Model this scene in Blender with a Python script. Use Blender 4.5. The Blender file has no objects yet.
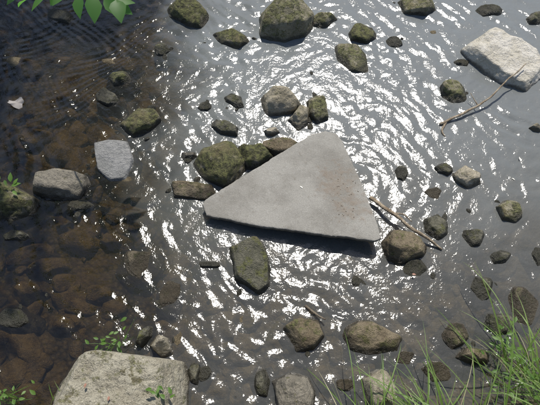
import bpy, bmesh, math, random
import numpy as np
from mathutils import Vector, noise, Matrix
random.seed(7); rng = np.random.default_rng(7)
scene = bpy.context.scene
scene.view_settings.view_transform = 'Standard'
scene.view_settings.look = 'None'
scene.view_settings.exposure = 0

# ---------------------------------------------------------------- survey: sketch-plan coords -> metres at height z
TH = math.radians(62); H = 3.2; ST, CT = math.sin(TH), math.cos(TH)
def G(u, v, z=0.0):
    x = (u-270)/525.0; y = (v-202.5)/525.0
    t = (H-z)/(ST+y*CT)
    return Vector((x*t, (CT-y*ST)*t, z))

# ---------------------------------------------------------------- materials
class NT:
    def __init__(s, name):
        s.m = bpy.data.materials.new(name); s.m.use_nodes = True
        s.t = s.m.node_tree; s.t.nodes.clear()
        s.out = s.n('ShaderNodeOutputMaterial')
    def n(s, typ, **kw):
        nd = s.t.nodes.new(typ)
        for k, v in kw.items():
            setattr(nd, k, v)
        return nd
    def l(s, a, b): s.t.links.new(a, b)
    def val(s, sock, v):
        if isinstance(v, bpy.types.NodeSocket): s.l(v, sock)
        else: sock.default_value = v
    def math(s, op, a, b=0.0, c=None, clamp=False):
        nd = s.n('ShaderNodeMath', operation=op, use_clamp=clamp)
        s.val(nd.inputs[0], a); s.val(nd.inputs[1], b)
        if c is not None: s.val(nd.inputs[2], c)
        return nd.outputs[0]
    def mix(s, f, a, b, typ='MIX'):
        nd = s.n('ShaderNodeMix', data_type='RGBA', blend_type=typ)
        s.val(nd.inputs[0], f)
        s.val(nd.inputs[6], (*a, 1) if isinstance(a, tuple) and len(a) == 3 else a)
        s.val(nd.inputs[7], (*b, 1) if isinstance(b, tuple) and len(b) == 3 else b)
        return nd.outputs[2]
    def noise(s, vec, scale, detail=5, rough=.6, dist=0.0):
        nd = s.n('ShaderNodeTexNoise'); s.l(vec, nd.inputs['Vector'])
        nd.inputs['Scale'].default_value = scale; nd.inputs['Detail'].default_value = detail
        nd.inputs['Roughness'].default_value = rough; nd.inputs['Distortion'].default_value = dist
        return nd.outputs[0]
    def ss(s, x, lo, hi, a=0.0, b=1.0):
        nd = s.n('ShaderNodeMapRange', interpolation_type='SMOOTHSTEP')
        s.val(nd.inputs[0], x); nd.inputs[1].default_value = lo; nd.inputs[2].default_value = hi
        nd.inputs[3].default_value = a; nd.inputs[4].default_value = b
        return nd.outputs[0]
    def bump(s, h, strength, dist, normal=None):
        nd = s.n('ShaderNodeBump'); s.l(h, nd.inputs['Height'])
        s.val(nd.inputs['Strength'], strength); nd.inputs['Distance'].default_value = dist
        if normal is not None: s.l(normal, nd.inputs['Normal'])
        return nd.outputs[0]

def rock_mat(name, c1, c2, moss=0.0, mosscol=(.068, .070, .022), dirt=.4, wetz=.02):
    N = NT(name); geo = N.n('ShaderNodeNewGeometry'); P = geo.outputs['Position']
    n1 = N.noise(P, 7, 6, .65); n2 = N.noise(P, 38, 5, .7); n3 = N.noise(P, 150, 2, .6)
    col = N.mix(N.ss(n1, .38, .62), c1, c2)
    col = N.mix(N.ss(n2, .50, .66, 0, dirt), col, tuple(x*.3 for x in c1))
    col = N.mix(N.ss(n3, .55, .70, 0, .55), col, tuple(min(.75, x*1.7) for x in c2))
    sep = N.n('ShaderNodeSeparateXYZ'); N.l(P, sep.inputs[0])
    sn = N.n('ShaderNodeSeparateXYZ'); N.l(geo.outputs['Normal'], sn.inputs[0])
    if moss > 0:
        mn = N.noise(P, 15, 6, .75)
        up = N.ss(sn.outputs[2], -.1, .8, .0, .12)
        mf = N.ss(N.math('ADD', mn, up), .83-.42*moss, .94-.42*moss)
        mf = N.math('MULTIPLY', mf, N.ss(sep.outputs[2], 0.0, .03))
        mc = N.mix(N.ss(n2, .38, .62), tuple(x*.4 for x in mosscol), tuple(x*1.9 for x in mosscol))
        mc = N.mix(N.ss(n1, .48, .66, 0, .65), mc, (.13, .105, .05))
        col = N.mix(N.math('MULTIPLY', mf, .9), col, mc)
    wz = N.math('ADD', sep.outputs[2], N.math('MULTIPLY', N.math('SUBTRACT', n1, .5), .08))
    wet = N.ss(wz, wetz-.01, wetz+.02, 1, 0)
    col = N.mix(N.math('MULTIPLY', wet, .72), col, (.012, .010, .006))
    b = N.n('ShaderNodeBsdfPrincipled'); N.l(col, b.inputs['Base Color'])
    N.l(N.math('SUBTRACT', .85, N.math('MULTIPLY', wet, .55)), b.inputs['Roughness'])
    b.inputs['Specular IOR Level'].default_value = .45
    hgt = N.math('ADD', N.math('MULTIPLY', n1, 1.2), N.math('ADD', N.math('MULTIPLY', n2, .6), N.math('MULTIPLY', n3, .14)))
    N.l(N.bump(hgt, 1.0, .04), b.inputs['Normal'])
    N.l(b.outputs[0], N.out.inputs[0]); return N.m

M = dict(
 grey=rock_mat('grey_stone', (.145, .13, .10), (.235, .21, .165), .35, wetz=.03),
 dark=rock_mat('dark_wet_stone', (.085, .082, .055), (.155, .145, .105), .55, wetz=.035),
 tan=rock_mat('tan_stone', (.28, .245, .17), (.39, .345, .26), .4, wetz=.03),
 brown=rock_mat('brown_stone', (.13, .10, .06), (.21, .17, .11), .55, wetz=.035),
 moss=rock_mat('mossy_stone', (.13, .115, .08), (.24, .21, .15), .90, wetz=.03),
 moss2=rock_mat('mossy_pale_stone', (.19, .17, .115), (.29, .26, .18), .70, (.085, .087, .033), wetz=.03),
 pale=rock_mat('pale_stone', (.50, .46, .37), (.64, .60, .52), .0, dirt=.3),
 flat=rock_mat('flat_grey_stone', (.19, .19, .18), (.27, .265, .255), .0, dirt=.3, wetz=-.01),
 big=rock_mat('bank_boulder_stone', (.27, .24, .175), (.38, .35, .27), .48, (.09, .092, .035), dirt=.5),
 cob=rock_mat('submerged_stone', (.075, .057, .03), (.20, .16, .095), 0, wetz=-1),
)

def leaf_mat(name, c1, c2, trans=.45, scale=6, tc=(.2, .3, .03)):
    N = NT(name); geo = N.n('ShaderNodeNewGeometry')
    n = N.noise(geo.outputs['Position'], scale, 3)
    r = geo.outputs['Random Per Island']
    col = N.mix(N.math('ADD', N.math('MULTIPLY', r, .6), N.math('MULTIPLY', n, .4)), c1, c2)
    d = N.n('ShaderNodeBsdfPrincipled'); N.l(col, d.inputs['Base Color']); d.inputs['Roughness'].default_value = .5
    t = N.n('ShaderNodeBsdfTranslucent'); N.l(N.mix(.6, col, tc), t.inputs[0])
    m = N.n('ShaderNodeMixShader'); m.inputs[0].default_value = trans
    N.l(d.outputs[0], m.inputs[1]); N.l(t.outputs[0], m.inputs[2]); N.l(m.outputs[0], N.out.inputs[0]); return N.m
M['leaf'] = leaf_mat('tree_leaf', (.05, .13, .03), (.11, .24, .05), .5, tc=(.2, .55, .08))
M['grass'] = leaf_mat('grass_blade', (.09, .18, .03), (.24, .34, .10), .4, tc=(.3, .45, .06))
M['dry'] = leaf_mat('dry_grass_blade', (.34, .30, .16), (.5, .46, .28), .3, tc=(.5, .45, .2))
M['weed'] = leaf_mat('weed_leaf', (.06, .14, .02), (.14, .24, .04), .4, tc=(.2, .42, .05))
M['dead'] = leaf_mat('dead_leaf', (.18, .16, .14), (.38, .35, .33), .1, 40)
M['petal'] = leaf_mat('petal', (.6, .58, .5), (.75, .72, .65), .1)
M['redleaf'] = leaf_mat('red_leaf', (.22, .08, .05), (.33, .18, .12), .1)

def wood_mat(name, c1, c2):
    N = NT(name); geo = N.n('ShaderNodeNewGeometry'); P = geo.outputs['Position']
    n = N.noise(P, 30, 5, .7); n2 = N.noise(P, 120, 2)
    b = N.n('ShaderNodeBsdfPrincipled'); N.l(N.mix(N.ss(n, .35, .65), c1, c2), b.inputs['Base Color']); b.inputs['Roughness'].default_value = .8
    N.l(N.bump(N.math('ADD', n, N.math('MULTIPLY', n2, .4)), .8, .01), b.inputs['Normal'])
    N.l(b.outputs[0], N.out.inputs[0]); return N.m
M['wood'] = wood_mat('driftwood', (.14, .10, .06), (.34, .28, .20))
M['bark'] = wood_mat('bark', (.07, .05, .035), (.16, .13, .09))

# ---------------------------------------------------------------- mesh helpers
def mk(name, verts, faces, mat, smooth=True, parent=None):
    me = bpy.data.meshes.new(name)
    verts = np.asarray(verts, dtype=float)
    me.from_pydata(verts.tolist(), [], faces if isinstance(faces, list) else faces.tolist())
    me.update()
    if smooth: me.polygons.foreach_set('use_smooth', [True]*len(me.polygons))
    me.materials.append(mat)
    o = bpy.data.objects.new(name, me); scene.collection.objects.link(o)
    if parent: o.parent = parent
    return o
def ico(sub):
    bm = bmesh.new(); bmesh.ops.create_icosphere(bm, subdivisions=sub, radius=1)
    v = np.array([x.co[:] for x in bm.verts]); f = np.array([[q.index for q in x.verts] for x in bm.faces]); bm.free()
    return v/np.linalg.norm(v, axis=1)[:, None], f
ICO = {s: ico(s) for s in (2, 3, 4, 5, 6)}

def fbm(p, sc, off, octv=4, g=.5):
    out = np.zeros(len(p)); a = 1.0; f = sc
    for o in range(octv):
        out += a*np.array([noise.noise(Vector((q[0]*f+off, q[1]*f-off*.7, q[2]*f+off*1.3))) for q in p]); a *= g; f *= 2.1
    return out

rock_info = []
def rock(name, pts, h, mat, tilt=None, seed=None, sub=5, p=34, amp=.06, cham=9, depth=.12, slope=.35):
    seed = seed if seed is not None else int(pts[0][0]*7+pts[0][1]*13)
    r = random.Random(seed)
    vs = [q[1] for q in pts]; v0, v1 = min(vs), max(vs)
    W = []
    for (u, v) in pts:
        tt = (v-v0)/max(1, v1-v0)
        W.append(G(u, v, h*.85*(1-tt)).xy)
    c = sum((w for w in W), Vector((0, 0)))/len(W)
    L = [w-c for w in W]
    area = sum(L[i].x*L[(i+1) % len(L)].y-L[(i+1) % len(L)].x*L[i].y for i in range(len(L)))
    if area < 0: L.reverse()
    rx = max(abs(q.x) for q in L); ry = max(abs(q.y) for q in L); rm = sum(q.length for q in L)/len(L)
    pl = []
    for i in range(len(L)):
        a, b = L[i], L[(i+1) % len(L)]
        e = b-a
        if e.length < 1e-4: continue
        n = Vector((e.y, -e.x)).normalized(); D = max(n.dot(a), rm*.25)
        s = slope*r.uniform(.2, 1.8)
        N3 = Vector((n.x, n.y, s)).normalized(); pl.append((N3, D/math.sqrt(1+s*s)*1.02+N3.z*h*.25))
    tl = tilt if tilt else (r.uniform(-.28, .28), r.uniform(-.3, .15))
    n = Vector((tl[0], tl[1], 1)).normalized(); pl.append((n, h*n.z))
    pl.append((Vector((0, 0, -1)), depth))
    for k in range(cham):
        a = r.uniform(0, 6.28); z = r.uniform(.35, 1.6)
        n = Vector((math.cos(a), math.sin(a), z)).normalized()
        sup = max(n.x*q.x+n.y*q.y for q in L)+n.z*h
        pl.append((n, sup*r.uniform(.62, .92)))
    V, F = ICO[sub]
    d = V*np.array([rx, ry, max(h, .3*rm)]); d /= np.linalg.norm(d, axis=1)[:, None]
    acc = np.zeros(len(d))
    for n, D in pl:
        acc += (np.maximum(0, d@np.array(n))/D*.1)**p
    P = d*(acc**(-1/p)*.1)[:, None]
    off = seed*.37 % 50
    f1 = fbm(P, 1.4/rm, off, 5, .5)
    P = P*(1+amp*f1)[:, None]
    ph = fbm(P, 12, off+3, 3, .55)
    P[:, 2] += ph*min(.014, h*.12)
    o = mk(name, P, F, M[mat]); o.location = (c.x, c.y, 0)
    rock_info.append((c.x, c.y, rx, ry))
    return o
def E(cx, cy, w, h, rot=0, n=6):
    r = random.Random(int(cx*31+cy*17)); out = []
    rt = math.radians(rot)
    for i in range(n):
        a = 2*math.pi*(i+r.uniform(-.3, .3))/n; k = r.uniform(.88, 1.15)
        x = math.cos(a)*w/2*k; y = math.sin(a)*h/2*k
        out.append((cx+x*math.cos(rt)-y*math.sin(rt), cy+x*math.sin(rt)+y*math.cos(rt)))
    return out

# ---- individually modelled stones
R = rock
R('mossy_rock', [(167, 2), (180, -8), (200, 0), (209, 14), (204, 29), (188, 25), (172, 14)], .12, 'moss')
R('mossy_rock', E(232, 37, 36, 20, 15), .06, 'moss')
R('boulder', [(261, 10), (272, -10), (305, -10), (315, 8), (306, 33), (288, 41), (262, 35)], .24, 'moss2', cham=6)
R('rock', E(323, 19, 25, 18), .07, 'moss2')
R('mossy_rock', [(337, 43), (352, 39), (366, 54), (368, 73), (352, 71), (338, 57)], .06, 'moss2')
R('rock', E(363, 32, 30, 22, 10), .06, 'moss')
R('mossy_rock', [(396, 3), (408, -8), (432, -6), (437, 8), (425, 16), (404, 13)], .08, 'moss2')
R('pale_boulder', [(464, 46), (490, 28), (512, 34), (540, 50), (545, 72), (522, 90), (502, 82), (480, 66)], .11, 'pale', tilt=(.05, -.1), sub=6, cham=3, amp=.04)
R('rock', [(441, 84), (453, 76), (466, 86), (466, 100), (452, 102), (442, 95)], .07, 'moss2')
R('rock', [(262, 95), (273, 79), (290, 80), (301, 98), (296, 112), (270, 116)], .16, 'tan')
R('rock', [(308, 98), (318, 90), (326, 97), (328, 118), (316, 123), (309, 114)], .09, 'moss2')
R('rock', [(290, 118), (300, 101), (309, 105), (308, 122), (298, 129)], .10, 'tan')
R('mossy_rock', [(119, 121), (136, 106), (153, 106), (160, 117), (152, 128), (133, 137)], .08, 'moss')
R('flat_rock', [(94, 143), (110, 138), (127, 141), (133, 160), (127, 179), (110, 180), (98, 170)], .028, 'flat', tilt=(0, -.03), cham=1, amp=.05)
R('rock', [(33, 171), (60, 167), (81, 171), (87, 183), (80, 199), (50, 197), (35, 192)], .10, 'grey', tilt=(.03, -.08), cham=4)
R('mossy_boulder', [(-25, 180), (0, 178), (22, 188), (42, 203), (25, 214), (-20, 220)], .12, 'moss')
R('mossy_rock', [(195, 157), (206, 140), (232, 136), (247, 156), (244, 178), (225, 188), (206, 178)], .15, 'moss', cham=6)
R('mossy_rock', E(254, 154, 38, 32), .12, 'moss')
R('rock', E(281, 146, 38, 24, -10), .08, 'brown')
R('flat_rock', [(172, 183), (190, 180), (215, 184), (219, 192), (205, 200), (175, 197)], .04, 'brown', cham=2)
R('rock', E(226, 128, 34, 16, 40), .05, 'dark')
R('rock', [(230, 245), (246, 236), (262, 238), (269, 258), (271, 284), (259, 294), (236, 278)], .08, 'dark', tilt=(.1, -.12), cham=4)
R('rock', E(235, 100, 22, 14, 30), .04, 'dark')
R('rock', E(205, 106, 16, 10), .02, 'dark')
R('mossy_rock', E(119, 77, 22, 20), .06, 'moss')
R('rock', E(108, 98, 32, 16, 30), .03, 'dark')
R('rock', E(162, 48, 16, 16), .04, 'dark')
R('rock', E(188, 155, 16, 10), .03, 'grey')
R('rock', [(384, 240), (396, 226), (412, 229), (427, 243), (424, 254), (402, 264), (388, 258)], .11, 'brown')
R('rock', E(437, 226, 24, 26, 30), .05, 'dark')
R('rock', E(474, 237, 24, 20), .04, 'dark')
R('rock', E(511, 209, 24, 24, 20), .06, 'moss2')
R('rock', E(500, 256, 26, 14, -15), .03, 'dark')
R('rock', [(454, 172), (468, 162), (482, 171), (480, 182), (466, 188), (457, 181)], .08, 'tan')
R('rock', E(444, 169, 20, 14, 20), .04, 'dark')
R('rock', E(402, 172, 14, 18), .03, 'dark')
R('rock', E(434, 193, 18, 14), .01, 'brown')
R('rock', E(483, 285, 20, 30), .03, 'dark')
R('rock', E(415, 268, 26, 24), .015, 'dark')
R('rock', E(523, 305, 40, 44), .02, 'brown')
R('rock', [(284, 326), (303, 315), (318, 318), (324, 335), (314, 348), (296, 351)], .08, 'brown')
R('mossy_rock', [(344, 330), (360, 318), (382, 318), (402, 336), (396, 349), (368, 352), (350, 347)], .08, 'brown')
R('rock', [(273, 380), (290, 372), (308, 377), (314, 392), (312, 412), (280, 414)], .12, 'grey')
R('rock', [(366, 376), (380, 364), (392, 370), (396, 388), (392, 412), (370, 414)], .16, 'tan')
R('bank_boulder', [(44, 372), (62, 352), (100, 345), (150, 353), (178, 356), (188, 378), (183, 425), (60, 430)], .24, 'big', tilt=(.02, -.06), sub=6, cham=4, amp=.04, slope=.15)
R('rock', [(150, 345), (156, 331), (166, 336), (171, 350), (160, 356)], .14, 'tan')
R('rock', E(142, 336, 14, 22, 20), .10, 'dark')
R('rock', E(140, 264, 42, 40), .012, 'brown')
R('rock', E(170, 293, 22, 36, 20), .008, 'brown')
R('rock', E(262, 384, 14, 32), .04, 'dark')
R('rock', E(210, 264, 30, 8), .02, 'dark')
R('rock', E(356, 281, 10, 14), .02, 'dark')
R('rock', E(455, 334, 26, 28), .04, 'brown')
R('rock', E(500, 322, 34, 26), .04, 'dark')
R('rock', E(490, 10, 30, 14), .03, 'dark')
R('rock', E(536, 18, 18, 16), .05, 'dark')
R('rock', E(537, 127, 12, 10), .05, 'tan')
R('rock', E(462, 62, 16, 8), .02, 'dark')
R('rock', E(15, 235, 26, 14), .03, 'dark')
R('rock', E(12, 318, 40, 20), .02, 'dark')
R('rock', E(194, 372, 14, 24), .04, 'dark')
R('rock', E(60, 15, 34, 14, 15), .03, 'dark')
R('rock', E(395, 42, 18, 12, 15), .02, 'dark')
R('rock', E(272, 131, 14, 10), .05, 'tan')
R('rock', E(475, 355, 30, 20), .08, 'brown')
R('rock', E(80, 205, 30, 14, 5), .015, 'dark')
R('rock', E(205, 372, 18, 18), .012, 'dark')
R('rock', E(440, 372, 34, 22), .015, 'brown')
R('rock', E(345, 385, 24, 16), .012, 'brown')
R('rock', E(405, 358, 22, 14), .012, 'brown')
R('rock', E(540, 255, 16, 22), .02, 'dark')
# stones lying just under the surface
for (u, v, w_, h_, ro) in [(75, 235, 44, 26, 10), (40, 262, 36, 22, 0), (95, 290, 30, 24, 20), (30, 130, 34, 22, 0), (70, 90, 30, 20, 10), (345, 300, 34, 24, 0), (420, 310, 34, 26, 10), (330, 378, 26, 22, 0), (395, 110, 28, 18, 0), (440, 30, 30, 18, 0), (245, 318, 26, 20, 0), (220, 345, 26, 18, 0), (500, 140, 24, 16, 0), (350, 262, 30, 18, 0), (130, 60, 24, 18, 0), (60, 320, 38, 24, 0), (25, 285, 30, 24, 0), (110, 235, 26, 18, 0), (20, 60, 36, 22, 0), (450, 300, 30, 22, 0), (480, 215, 26, 18, 0), (455, 265, 28, 20, 10), (240, 355, 26, 22, 0), (425, 345, 30, 22, 0)]:
    o = rock('submerged_rock', E(u, v, w_, h_, ro), .06, 'cob', sub=4); o.location.z = -.070; rock_info.pop()

# ---------------------------------------------------------------- terrain + bed
def axis(lo, hi, step, far, n=26):
    inner = np.arange(lo, hi+1e-6, step); t = np.linspace(0, 1, n+1)[1:]
    up = hi+(far-hi)*t**3*1.0+step*np.arange(1, n+1)
    dn = lo-(far+lo)*t**3-step*np.arange(1, n+1)
    return np.concatenate([dn[::-1], inner, up])
def grid_faces(nx, ny):
    i = np.arange(nx-1)[:, None]*ny+np.arange(ny-1)[None, :]; i = i.ravel()
    return np.stack([i, i+ny, i+ny+1, i+1], 1)
def sstep(x, a, b):
    t = np.clip((x-a)/(b-a), 0, 1); return t*t*(3-2*t)
def ground_z(X, Y):
    meander = 2.5*np.sin(X*.05)
    near = .16+.30*sstep(X, .85, 1.5)+.10*sstep(-X, 2.0, 2.6)+np.where(np.abs(X) > 6, meander*sstep(np.abs(X), 6, 14), 0)
    far = 4.9+.3*np.sin(X*1.1)+.2*np.sin(X*2.7+1)+np.where(np.abs(X) > 6, meander*sstep(np.abs(X), 6, 14), 0)
    dn = near-Y; df = Y-far
    z = -.11*np.ones_like(X)
    z = z+sstep(dn, -.15, 1.0)*1.5+sstep(dn, 1, 12)*1.0
    z = z+sstep(df, -.6, 2.0)*1.2+sstep(df, 2, 25)*3.0
    return z
xs = axis(-3.2, 3.2, .035, 90); ys = axis(-.9, 5.4, .035, 90)
X, Y = np.meshgrid(xs, ys, indexing='ij'); Zg = ground_z(X, Y)
P = np.stack([X.ravel(), Y.ravel(), Zg.ravel()], 1)
nz = np.array([noise.noise(Vector((p[0]*3, p[1]*3, 0)))*.035+noise.noise(Vector((p[0]*11, p[1]*11, 4)))*.015 for p in P])
P[:, 2] += nz
N = NT('stream_ground'); geo = N.n('ShaderNodeNewGeometry'); Pp = geo.outputs['Position']
n1 = N.noise(Pp, 4, 6, .7); n2 = N.noise(Pp, 35, 5, .7); sep = N.n('ShaderNodeSeparateXYZ'); N.l(Pp, sep.inputs[0])
vo = N.n('ShaderNodeTexVoronoi'); N.l(Pp, vo.inputs['Vector']); vo.inputs['Scale'].default_value = 34
bed = N.mix(N.ss(n1, .38, .62), (.022, .019, .010), (.12, .093, .048))
bed = N.mix(N.ss(vo.outputs[0], .2, .6, .5, 0), bed, (.18, .15, .09))
soil = N.mix(N.ss(n2, .4, .6), (.06, .042, .025), (.15, .11, .07))
soil = N.mix(N.ss(n1, .45, .55, 0, .85), soil, (.05, .075, .02))
cc = N.mix(N.ss(sep.outputs[2], .02, .12), bed, soil)
b = N.n('ShaderNodeBsdfPrincipled'); N.l(cc, b.inputs['Base Color']); b.inputs['Roughness'].default_value = .9
N.l(N.bump(N.math('ADD', n2, N.math('MULTIPLY', vo.outputs[0], .6)), .9, .03), b.inputs['Normal']); N.l(b.outputs[0], N.out.inputs[0])
mk('ground', P, grid_faces(len(xs), len(ys)), N.m)

# ---------------------------------------------------------------- cobbles on the bed and loose pebbles
def stone_mass(name, items, mat, sub=3):
    V, F = ICO[sub]; protos = []
    for k in range(7):
        r = random.Random(k+50); acc = np.zeros(len(V))
        for j in range(14):
            n = Vector((r.gauss(0, 1), r.gauss(0, 1), r.gauss(0, 1))).normalized()
            acc += (np.maximum(0, V@np.array(n))/r.uniform(.65, 1.0))**12
        acc += 1e-3
        q = V*(np.minimum(1.4, acc**(-1/12)))[:, None]; q *= (1+.1*fbm(q, 1.7, k*5, 3))[:, None]; protos.append(q)
    VV = []; FF = []; o = 0
    for i, (x, y, z, s, e, fl, a) in enumerate(items):
        q = protos[i % 7]*np.array([s*e, s/e, s*fl]); c, sn = math.cos(a), math.sin(a)
        q = np.stack([q[:, 0]*c-q[:, 1]*sn+x, q[:, 0]*sn+q[:, 1]*c+y, q[:, 2]+z], 1)
        VV.append(q); FF.append(F+o); o += len(q)
    return mk(name, np.concatenate(VV), np.concatenate(FF), mat)
it = []
for i in range(900):
    u = random.uniform(-80, 620); v = random.uniform(-80, 430); g = G(u, v)
    s = random.choice([.02, .03, .035, .05, .08])*random.uniform(.7, 1.3)
    if u < 190: s *= 1.25
    it.append((g.x, g.y, -.105+s*.15, s, random.uniform(1, 1.4), .55, random.uniform(0, 6.3)))
stone_mass('stream_gravel', it, M['cob'])
it = []
for i in range(80):
    if random.random() < .75:
        cx, cy, rx, ry = random.choice(rock_info); a = random.uniform(0, 6.28); x = cx+math.cos(a)*rx*1.15; y = cy+math.sin(a)*ry*1.15
    else:
        g = G(random.uniform(-20, 560), random.uniform(-20, 400)); x, y = g.x, g.y
    s = random.uniform(.010, .03)
    it.append((x, y, random.uniform(-.015, .0), s, random.uniform(1, 1.5), .7, random.uniform(0, 6.3)))
stone_mass('pebbles', it, M['dark'])

# ---------------------------------------------------------------- water
xs = axis(-2.9, 2.9, .0105, 60, 22); ys = axis(-.1, 4.4, .0105, 40, 22)
X, Y = np.meshgrid(xs, ys, indexing='ij')
inner = sstep(X, -3.1, -2.8)*(1-sstep(X, 2.8, 3.1))*(1-sstep(Y, 4.2, 4.6))
Z = np.zeros_like(X)
wx = X+.06*np.sin(Y*5.1+1)+.035*np.sin(Y*11+X*3); wy = Y+.06*np.sin(X*4.3+2)+.035*np.sin(X*9-Y*4)
def bl(u, v, r):
    g = G(u, v); return np.exp(-(((X-g.x)**2+(Y-g.y)**2)/r**2))
mod = .78+.3*np.sin(X*2.1+Y*1.3+.6)*np.sin(Y*2.9-X*1.7)+.25*np.sin(X*6+Y*4)*np.sin(Y*7-X*5)
mod = np.clip(mod, .45, 2)+.25*bl(270, 320, .5)+.2*bl(370, 110, .45)+.4*bl(225, 25, .6)+.35*bl(190, 320, .4)+.25*bl(480, 120, .5)
nw = 100
for i in range(nw):
    lam = math.exp(rng.uniform(math.log(.05), math.log(.20))); k = 2*math.pi/lam; a = rng.uniform(0, 2*math.pi) if i % 2 else rng.normal(.5, .5)
    sl = .110*math.sqrt(2/nw)
    Z += sl/k*np.cos(k*(wx*math.cos(a)+wy*math.sin(a))+rng.uniform(0, 6.28))
left = 1-sstep(X, -1.35, -.55)
Z *= mod*(1-.4*left)
# riffle on the left: flow-aligned waves
Z += left*.0020*np.sin(2*math.pi/.075*(wx*.8+wy*.45+.05*np.sin(Y*7+X*3)))*(.5+.5*np.sin(X*6+Y*9))
Z += left*.0014*np.sin(2*math.pi/.055*(wx*.5-wy*.75+.04*np.sin(Y*5-X*6)))*(.5+.5*np.sin(X*8-Y*5+2))
# broken ripples around the stones
for (cx, cy, rx, ry) in rock_info:
    if rx < .03: continue
    d = np.sqrt(((wx-cx)/rx)**2+((wy-cy)/ry)**2)
    dd = (d-1)*min(rx, ry)
    Z += .0006*np.cos(2*math.pi*dd/.045+cx*9)*np.exp(-np.clip(dd, 0, None)/.06)*(dd > -.05)*np.clip(.4+.8*np.sin(np.arctan2(Y-cy, X-cx)*3+cy*7), 0, 2)
Z *= inner
N = NT('stream_water'); geo = N.n('ShaderNodeNewGeometry'); Pp = geo.outputs['Position']
sep = N.n('ShaderNodeSeparateXYZ'); N.l(Pp, sep.inputs[0])
f1 = N.noise(Pp, 42, 2, .6); big = N.noise(Pp, 1.6, 3, .6, .5)
nrm = N.bump(f1, 1.0, .0026)
xx = N.math('ADD', sep.outputs[0], N.math('MULTIPLY', N.math('SUBTRACT', big, .5), 1.3))
yy = N.math('ADD', sep.outputs[1], N.math('MULTIPLY', N.math('SUBTRACT', big, .5), -1.2))
murk_sheen = N.math('MULTIPLY', N.ss(xx, -1.15, -.25, .06, .70), N.ss(yy, .8, 1.9, .45, 1))  # silty water plus grey-blue sky reflection, painted in as diffuse colour
tr = N.n('ShaderNodeBsdfTransparent'); N.l(N.mix(N.ss(xx, -1.1, -.2), (.53, .47, .36), (.82, .78, .68)), tr.inputs[0])  # brownish water; tint darkened on the left to deepen the tree shade
df = N.n('ShaderNodeBsdfDiffuse'); N.l(N.mix(N.ss(yy, 1.0, 3.4), (.150, .152, .140), (.215, .230, .230)), df.inputs[0]); N.l(nrm, df.inputs['Normal'])
m1 = N.n('ShaderNodeMixShader'); N.l(murk_sheen, m1.inputs[0]); N.l(tr.outputs[0], m1.inputs[1]); N.l(df.outputs[0], m1.inputs[2])
gl = N.n('ShaderNodeBsdfGlossy', distribution='BECKMANN'); gl.inputs['Roughness'].default_value = .20; N.l(nrm, gl.inputs['Normal'])
fr = N.n('ShaderNodeFresnel'); fr.inputs[0].default_value = 1.5; N.l(nrm, fr.inputs['Normal'])
m2 = N.n('ShaderNodeMixShader'); N.l(fr.outputs[0], m2.inputs[0]); N.l(m1.outputs[0], m2.inputs[1]); N.l(gl.outputs[0], m2.inputs[2])
N.l(m2.outputs[0], N.out.inputs[0])
mk('stream_water', np.stack([X.ravel(), Y.ravel(), Z.ravel()], 1), grid_faces(len(xs), len(ys)), N.m)

# ---------------------------------------------------------------- concrete slab
ZS = .100
op = [(202, 203), (205, 198), (213, 192), (236, 178), (262, 163), (288, 147), (312, 133), (325, 130), (336, 133), (343, 142), (352, 162), (366, 196), (376, 224), (380, 240), (374, 243), (340, 238), (300, 232), (260, 226), (225, 218), (206, 214)]
top = [G(u, v, ZS) for u, v in op]
c = sum(top, Vector())/len(top)
dense = []
for i in range(len(top)):
    a, b_ = top[i], top[(i+1) % len(top)]; n = max(1, int((b_-a).length/.009))
    for j in range(n): dense.append(a.lerp(b_, j/n))
nd = len(dense); ring = []
for i, q in enumerate(dense):
    tdir = (dense[(i+1) % nd]-dense[i-1]).normalized(); nn = Vector((tdir.y, -tdir.x, 0))
    if nn.dot(q-c) < 0: nn = -nn
    j = .007*noise.noise(q*6)+.004*noise.noise(q*24)+.002*noise.noise(q*70)
    ring.append((q+nn*j, nn))
def zt(q): return ZS+.045*(q.x-c.x)-.03*(q.y-c.y)
V = []; layers = [(-.012, 0), (-.004, -.0015), (-.0005, -.005), (.002, -.016), (-.002, -.034), (-.01, -.050)]
for ins, dz in layers:
    for q, nn in ring:
        w = q+nn*(ins+.002*noise.noise(q*45+Vector((0, 0, dz*50)))); V.append((w.x, w.y, zt(w)+dz+.0015*noise.noise(w*35)*(dz < 0)))
F = []
for l in range(len(layers)-1):
    for i in range(nd):
        j = (i+1) % nd; F.append([l*nd+i, l*nd+j, (l+1)*nd+j, (l+1)*nd+i])
F.append(list(range(nd))[::-1]); F.append([(len(layers)-1)*nd+i for i in range(nd)])
N = NT('concrete'); geo = N.n('ShaderNodeNewGeometry'); Pp = geo.outputs['Position']
n1 = N.noise(Pp, 3.2, 6, .6); n2 = N.noise(Pp, 22, 6, .7); n3 = N.noise(Pp, 200, 3, .7)
col = N.mix(N.ss(n1, .38, .62), (.205, .193, .168), (.285, .272, .242))
col = N.mix(N.ss(n2, .54, .74, 0, .45), col, (.13, .12, .095))
col = N.mix(N.ss(n3, .35, .6, .35, 0), col, (.09, .085, .07)); col = N.mix(N.ss(n3, .58, .72, 0, .4), col, (.46, .45, .42))
def blob(u, v, r):
    g = G(u, v, ZS); vd = N.n('ShaderNodeVectorMath', operation='DISTANCE'); N.l(Pp, vd.inputs[0]); vd.inputs[1].default_value = g; return N.ss(vd.outputs['Value'], r*.1, r, 1, 0)
st = N.math('MAXIMUM', blob(338, 182, .28), blob(352, 208, .24))
sf = N.ss(N.math('ADD', N.math('MULTIPLY', st, .28), n2), .60, .85, 0, .5)
col = N.mix(sf, col, (.19, .145, .105))
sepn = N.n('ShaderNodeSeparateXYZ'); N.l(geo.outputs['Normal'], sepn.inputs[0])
col = N.mix(N.ss(sepn.outputs[2], .2, .6, .5, 0), col, (.06, .05, .035))
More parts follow.
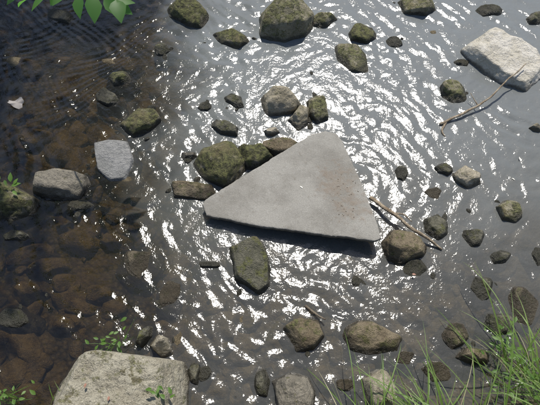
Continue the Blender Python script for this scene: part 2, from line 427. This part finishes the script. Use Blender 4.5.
b = N.n('ShaderNodeBsdfPrincipled'); N.l(col, b.inputs['Base Color']); b.inputs['Roughness'].default_value = .88
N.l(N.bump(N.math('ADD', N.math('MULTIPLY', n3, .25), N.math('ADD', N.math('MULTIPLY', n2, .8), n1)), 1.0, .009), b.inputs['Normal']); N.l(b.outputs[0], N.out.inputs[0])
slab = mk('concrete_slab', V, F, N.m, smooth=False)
it = []
for i in range(40):
    a = random.gauss(0, 1); g = G(342+random.gauss(0, 10)+a*4, 195+random.gauss(0, 9)+a*12, ZS)
    it.append((g.x, g.y, zt(g)+.001, random.uniform(.002, .0045), random.uniform(1, 1.4), .6, random.uniform(0, 6)))
stone_mass('soil_crumbs', it, rock_mat('soil_crumb', (.19, .155, .12), (.28, .23, .18), 0, wetz=-1), sub=2)
R('rock', E(240, 200, 36, 18), .04, 'dark'); R('rock', E(345, 215, 46, 22), .045, 'dark'); R('rock', E(310, 165, 40, 24), .04, 'dark')

# ---------------------------------------------------------------- driftwood
def tube(paths, name, mat, parent=None, wob=.004, ns=8):
    VV = []; FF = []
    for pts, r0, r1 in paths:
        pts = [Vector(p) for p in pts]; seg = []
        for i in range(len(pts)-1):
            n = max(3, int((pts[i+1]-pts[i]).length/.03)); n = min(n, 40)
            for j in range(n): seg.append(pts[i].lerp(pts[i+1], j/n))
        seg.append(pts[-1])
        for _ in range(2): seg = [seg[0]]+[(seg[i-1]+seg[i]*2+seg[i+1])/4 for i in range(1, len(seg)-1)]+[seg[-1]]
        o = len(VV); m = len(seg)
        for i, q in enumerate(seg):
            t = (seg[min(i+1, m-1)]-seg[max(i-1, 0)]).normalized(); s = t.cross(Vector((0, .3, 1))).normalized(); w = s.cross(t)
            r = r0+(r1-r0)*i/(m-1); q = q+noise.noise_vector(q*9)*wob
            for k in range(ns):
                a = 2*math.pi*k/ns; rr = r*(1+.3*noise.noise(q*25+Vector((k, 0, 0)))); VV.append(q+(s*math.cos(a)+w*math.sin(a))*rr)
        for i in range(m-1):
            for k in range(ns):
                k2 = (k+1) % ns; FF.append([o+i*ns+k, o+i*ns+k2, o+(i+1)*ns+k2, o+(i+1)*ns+k])
        FF.append([o+k for k in range(ns)][::-1]); FF.append([o+(m-1)*ns+k for k in range(ns)])
    return mk(name, [v[:] for v in VV], FF, mat, parent=parent)
tube([([G(440, 124, .01), G(465, 113, .03), G(490, 97, .07), G(526, 63, .14)], .011, .004), ([G(447, 121, .01), G(441, 130, .01), G(446, 137, .0)], .010, .004), ([G(478, 105, .05), G(470, 92, .07)], .005, .002)], 'driftwood_stick', M['wood'], wob=.012)
tube([([G(370, 197, .05), G(385, 207, .06), G(408, 226, .08), G(443, 250, .01)], .015, .008), ([G(392, 214, .07), G(402, 213, .09), G(412, 222, .08)], .006, .003)], 'driftwood_stick', M['wood'], wob=.012)
tube([([G(306, 306, .0), G(316, 314, .03), G(326, 320, .05)], .009, .005)], 'driftwood_stick', M['bark'], wob=.012)

# ---------------------------------------------------------------- leaves and petals
def leaf(VV, FF, base, d, up, L, W, curl=.15, lobes=0):
    d = d.normalized(); s = d.cross(up).normalized(); n = s.cross(d); o = len(VV)
    prof = [(0, .05), (.18, .7), (.4, 1), (.65, .75), (.85, .35), (1, .02)]
    for t, w in prof:
        if lobes: w *= 1+.25*math.sin(t*25)
        q = base+d*L*t-n*L*curl*t*t
        VV += [q-s*W/2*w+n*W*.12*w, q.copy(), q+s*W/2*w+n*W*.12*w]
    for i in range(len(prof)-1):
        a = o+i*3; FF += [[a, a+1, a+4, a+3], [a+1, a+2, a+5, a+4]]
def leaf_lo(VV, FF, base, d, up, L, W):
    d = d.normalized(); s = d.cross(up).normalized(); n = s.cross(d); o = len(VV)
    VV += [base, base+d*L*.45-s*W/2, base+d*L*.45+s*W/2, base+d*L-n*L*.15]
    FF += [[o, o+1, o+3, o+2]]
def rv(s=1): return Vector((random.gauss(0, s), random.gauss(0, s), random.gauss(0, s)))

# crumpled dead leaf: one irregular blade, half folded
VV = [G(17, 103, .024)]; FF = []; nl = 26
for i in range(nl):
    a = 2*math.pi*i/nl; rr = .042*(1+.9*noise.noise(Vector((math.cos(a)*1.3, math.sin(a)*1.3, 3)))+.10*math.sin(a*7+1))
    VV.append(G(17, 103, 0)+Vector((math.cos(a)*rr*1.6, math.sin(a)*rr, .016+.016*math.sin(a*2+.5)+.006*math.sin(a*7))))
for i in range(nl): FF.append([0, 1+i, 1+(i+1) % nl])
mk('dead_leaf', [v[:] for v in VV], FF, M['dead'])
VV = []; FF = []
for (u, v, z) in [(410, 200, .008), (300, 186, .105), (378, 150, .008), (512, 178, .008), (150, 214, .01), (96, 222, .01), (430, 205, .008), (395, 300, .008), (455, 255, .008), (60, 60, .01), (520, 160, .008), (230, 60, .01), (143, 272, .015)]:
    a = random.uniform(0, 6.28); leaf(VV, FF, G(u, v, z), Vector((math.cos(a), math.sin(a), .05)), Vector((0, 0, 1)), random.uniform(.015, .03), .009, .05)
mk('floating_petals', [v[:] for v in VV], FF, M['petal'])
VV = []; FF = []
for (u, v, z) in [(109, 396, .26), (86, 383, .26), (412, 274, .03)]:
    a = random.uniform(0, 6.28); leaf(VV, FF, G(u, v, z), Vector((math.cos(a), math.sin(a), .1)), Vector((0, 0, 1)), .026, .014, .1)
mk('fallen_leaves', [v[:] for v in VV], FF, M['redleaf'])

# ---------------------------------------------------------------- grass
def blade(VV, FF, root, d, L, w, droop):
    o = len(VV); n = 9; p = root.copy(); dirv = d.normalized(); side = dirv.cross(Vector((0, 0, 1)))
    side = (side.normalized() if side.length > .05 else Vector((1, 0, 0)))
    side = (side+rv(.25)).normalized()
    for i in range(n+1):
        t = i/n; ww = w*(1-t**2.2)*(.6+.4*min(1, t*5))+.0002
        nn = side.cross(dirv).normalized()
        VV += [p-side*ww/2+nn*ww*.15, p.copy(), p+side*ww/2+nn*ww*.15]
        p = p+dirv*L/n; dirv = (dirv+Vector((0, 0, -1))*droop/n*(.4+1.6*t)).normalized()
    for i in range(n):
        a = o+i*3; FF += [[a, a+1, a+4, a+3], [a+1, a+2, a+5, a+4]]
def gz(x, y): return float(ground_z(np.array([x]), np.array([y]))[0])
def grass(name, roots, mat='grass', wmul=1.0):
    VV = []; FF = []
    for (x, y, n, L, spread, lean) in roots:
        for _ in range(n):
            rx, ry = x+random.gauss(0, .05), y+random.gauss(0, .04)
            z = max(gz(rx, ry), -.03)
            d = Vector((lean[0]+random.gauss(0, spread), lean[1]+random.gauss(0, spread*.7), 1))
            blade(VV, FF, Vector((rx, ry, z-.01)), d, L*random.uniform(.45, 1.1), random.uniform(.005, .010)*wmul, random.uniform(.6, 2.2))
    return mk(name, [v[:] for v in VV], FF, M[mat])
def nearline(x): return .16+.30*float(sstep(np.array([x]), .85, 1.5)[0])
gr = []; dg = []
for i in range(24):
    x = random.uniform(.5, 1.75); y = nearline(x)-random.uniform(-.06, .22)
    gr.append((x, y, 6, random.uniform(.5, .85), .6, (-.25, .85)))
    if i % 3 == 0: dg.append((x, y, 3, random.uniform(.5, .8), .5, (-.1, .7)))
for i in range(30):
    x = random.uniform(-3, 3); gr.append((x, random.uniform(-1.2, -.3), 12, .35, .4, (0, .1)))
grass('grass', gr, 'grass', 1.4); grass('grass', dg, 'dry', .6)
gr = []
for i in range(110):
    x = random.uniform(-6, 6); gr.append((x, random.uniform(5.3, 8), 10, .4, .4, (0, -.1)))
grass('grass', gr)
def weed(name, px, py, z, n, s, hgt=.08, L=(.025, .045)):
    VV = []; FF = []; b0 = G(px, py, z)
    for i in range(n):
        q = b0+Vector((random.gauss(0, s), random.gauss(0, s), random.uniform(0, hgt)))
        l = random.uniform(*L)
        a = random.uniform(0, 6.28); leaf(VV, FF, q, Vector((math.cos(a), math.sin(a), random.uniform(-.1, .5))), Vector((0, 0, 1)), l, l*.5)
        blade(VV, FF, Vector((b0.x+random.gauss(0, s*.4), b0.y+random.gauss(0, s*.4), z-.05)), q-b0+Vector((0, 0, .03)), (q-b0).length+.03, .003, .1)
    mk(name, [v[:] for v in VV], FF, M['weed'])
weed('weed_plant', 112, 343, .12, 22, .05); weed('weed_plant', 163, 395, .22, 10, .03)
weed('weed_plant', 6, 398, .15, 22, .06); weed('weed_plant', 2, 186, .13, 14, .05, .04, (.04, .07)); weed('weed_plant', 505, 345, .12, 26, .08)
weed('weed_plant', 525, 385, .2, 36, .09, .12)
grass('grass', [(G(60, 402).x, G(60, 402).y, 5, .25, .4, (0, .2)), (G(12, 402).x, G(12, 402).y, 8, .22, .4, (0, .2)), (G(165, 405).x, G(165, 405).y-.05, 6, .22, .4, (0, .2))])

# ---------------------------------------------------------------- overhanging tree
tree = bpy.data.objects.new('tree', None); scene.collection.objects.link(tree)
T0 = Vector((-4.3, 6.4, gz(-4.3, 6.4)-.1)); paths = []; tips = []
trunk = [T0, T0+Vector((.1, -.1, 1.6)), T0+Vector((.35, -.3, 3.2)), T0+Vector((.5, -.3, 5.2)), T0+Vector((.5, -.1, 7.0))]
paths.append((trunk, .2, .05))
for i in range(24):
    t = random.uniform(.45, 1); k = min(3, int(t*4)); s = trunk[k].lerp(trunk[k+1], t*4-k)
    tgt = Vector((random.uniform(-4.4, -.8), random.uniform(2.9, 8.0), random.uniform(4.5, 6.6)))
    if tgt.x > -1.2 and random.random() < .5: tgt.x -= .8
    mid = s.lerp(tgt, .5)+Vector((0, 0, .25))+rv(.12); paths.append(([s, mid, tgt], .05, .012))
    for j in range(6):
        q = s.lerp(mid, random.random()) if random.random() < .3 else mid.lerp(tgt, random.random())
        e = q+rv(.35); e.z = max(e.z, 4.3); paths.append(([q, q.lerp(e, .5)+rv(.04), e], .012, .004)); tips.append(e); tips.append(q.lerp(e, .6))
    tips.append(tgt)
hb = G(60, -22, 1.25); he = G(126, -3, 1.2)
hs = trunk[2]
paths.append(([hs, Vector((-3.2, 5.0, 3.5)), Vector((-2.3, 3.7, 2.3)), hb+Vector((-.15, .3, .15)), hb, he], .03, .003))
tube(paths, 'limbs', M['bark'], parent=tree, wob=.01, ns=6)
# gaps in the crown where the sun gets through to the stones below
gap = [(G(u, v), r) for u, v, r in [(112, 160, .17), (60, 183, .17), (140, 120, .17), (70, 250, .12), (30, 140, .08), (110, 225, .10), (20, 200, .15), (45, 300, .11)]]
sdir = Vector((.076, .498, .867)).normalized()
VV = []; FF = []
for t in tips:
    for i in range(34):
        q = t+rv(.2)
        if q.z < 4.2: continue
        foot = q-sdir*(q.z/sdir.z)
        if any((foot-g_).length < r_ for g_, r_ in gap): continue
        leaf_lo(VV, FF, q, rv(), Vector((0, 0, 1))+rv(.3), random.uniform(.11, .18), random.uniform(.07, .11))
for (u, v, a, L) in [(32, -2, 2.9, .13), (46, -4, 3.6, .12), (64, -6, 4.0, .09), (80, -4, 4.6, .12), (92, -4, 4.9, .14), (104, -2, 5.5, .13), (108, 0, 5.9, .14), (112, 2, .2, .12), (116, 0, 5.0, .13), (100, -10, .3, .16), (60, -12, 4, .11), (20, -8, 3.4, .12)]:
    leaf(VV, FF, G(u, v, 1.22+random.uniform(-.03, .03)), Vector((math.cos(a), math.sin(a), -.15+random.uniform(-.3, .2))), Vector((random.uniform(-.4, .4), random.uniform(-.3, .3), 1)), L, L*random.uniform(.5, .7), .25)
mk('foliage', [v[:] for v in VV], FF, M['leaf'], parent=tree)

# ---------------------------------------------------------------- light, sky, camera
s = sdir
sd = bpy.data.lights.new('sun', 'SUN'); sd.energy = 5.0; sd.angle = math.radians(.5); sd.color = (1, .95, .87)
so = bpy.data.objects.new('sun', sd); so.rotation_euler = s.to_track_quat('Z', 'Y').to_euler(); so.location = (0, 5, 9); scene.collection.objects.link(so)
w = bpy.data.worlds.new('World'); scene.world = w; w.use_nodes = True; nt = w.node_tree
bg = nt.nodes['Background']; sk = nt.nodes.new('ShaderNodeTexSky'); sk.sky_type = 'NISHITA'; sk.sun_disc = False
sk.sun_elevation = math.asin(s.z); sk.sun_rotation = math.atan2(s.x, s.y)
nt.links.new(sk.outputs[0], bg.inputs[0]); bg.inputs[1].default_value = .14
cd = bpy.data.cameras.new('camera'); cd.lens = 35; cd.sensor_width = 36; cd.clip_end = 500; cd.clip_start = .02
co = bpy.data.objects.new('camera', cd); co.location = (0, 0, H); co.rotation_euler = (math.radians(28), 0, 0); scene.collection.objects.link(co); scene.camera = co
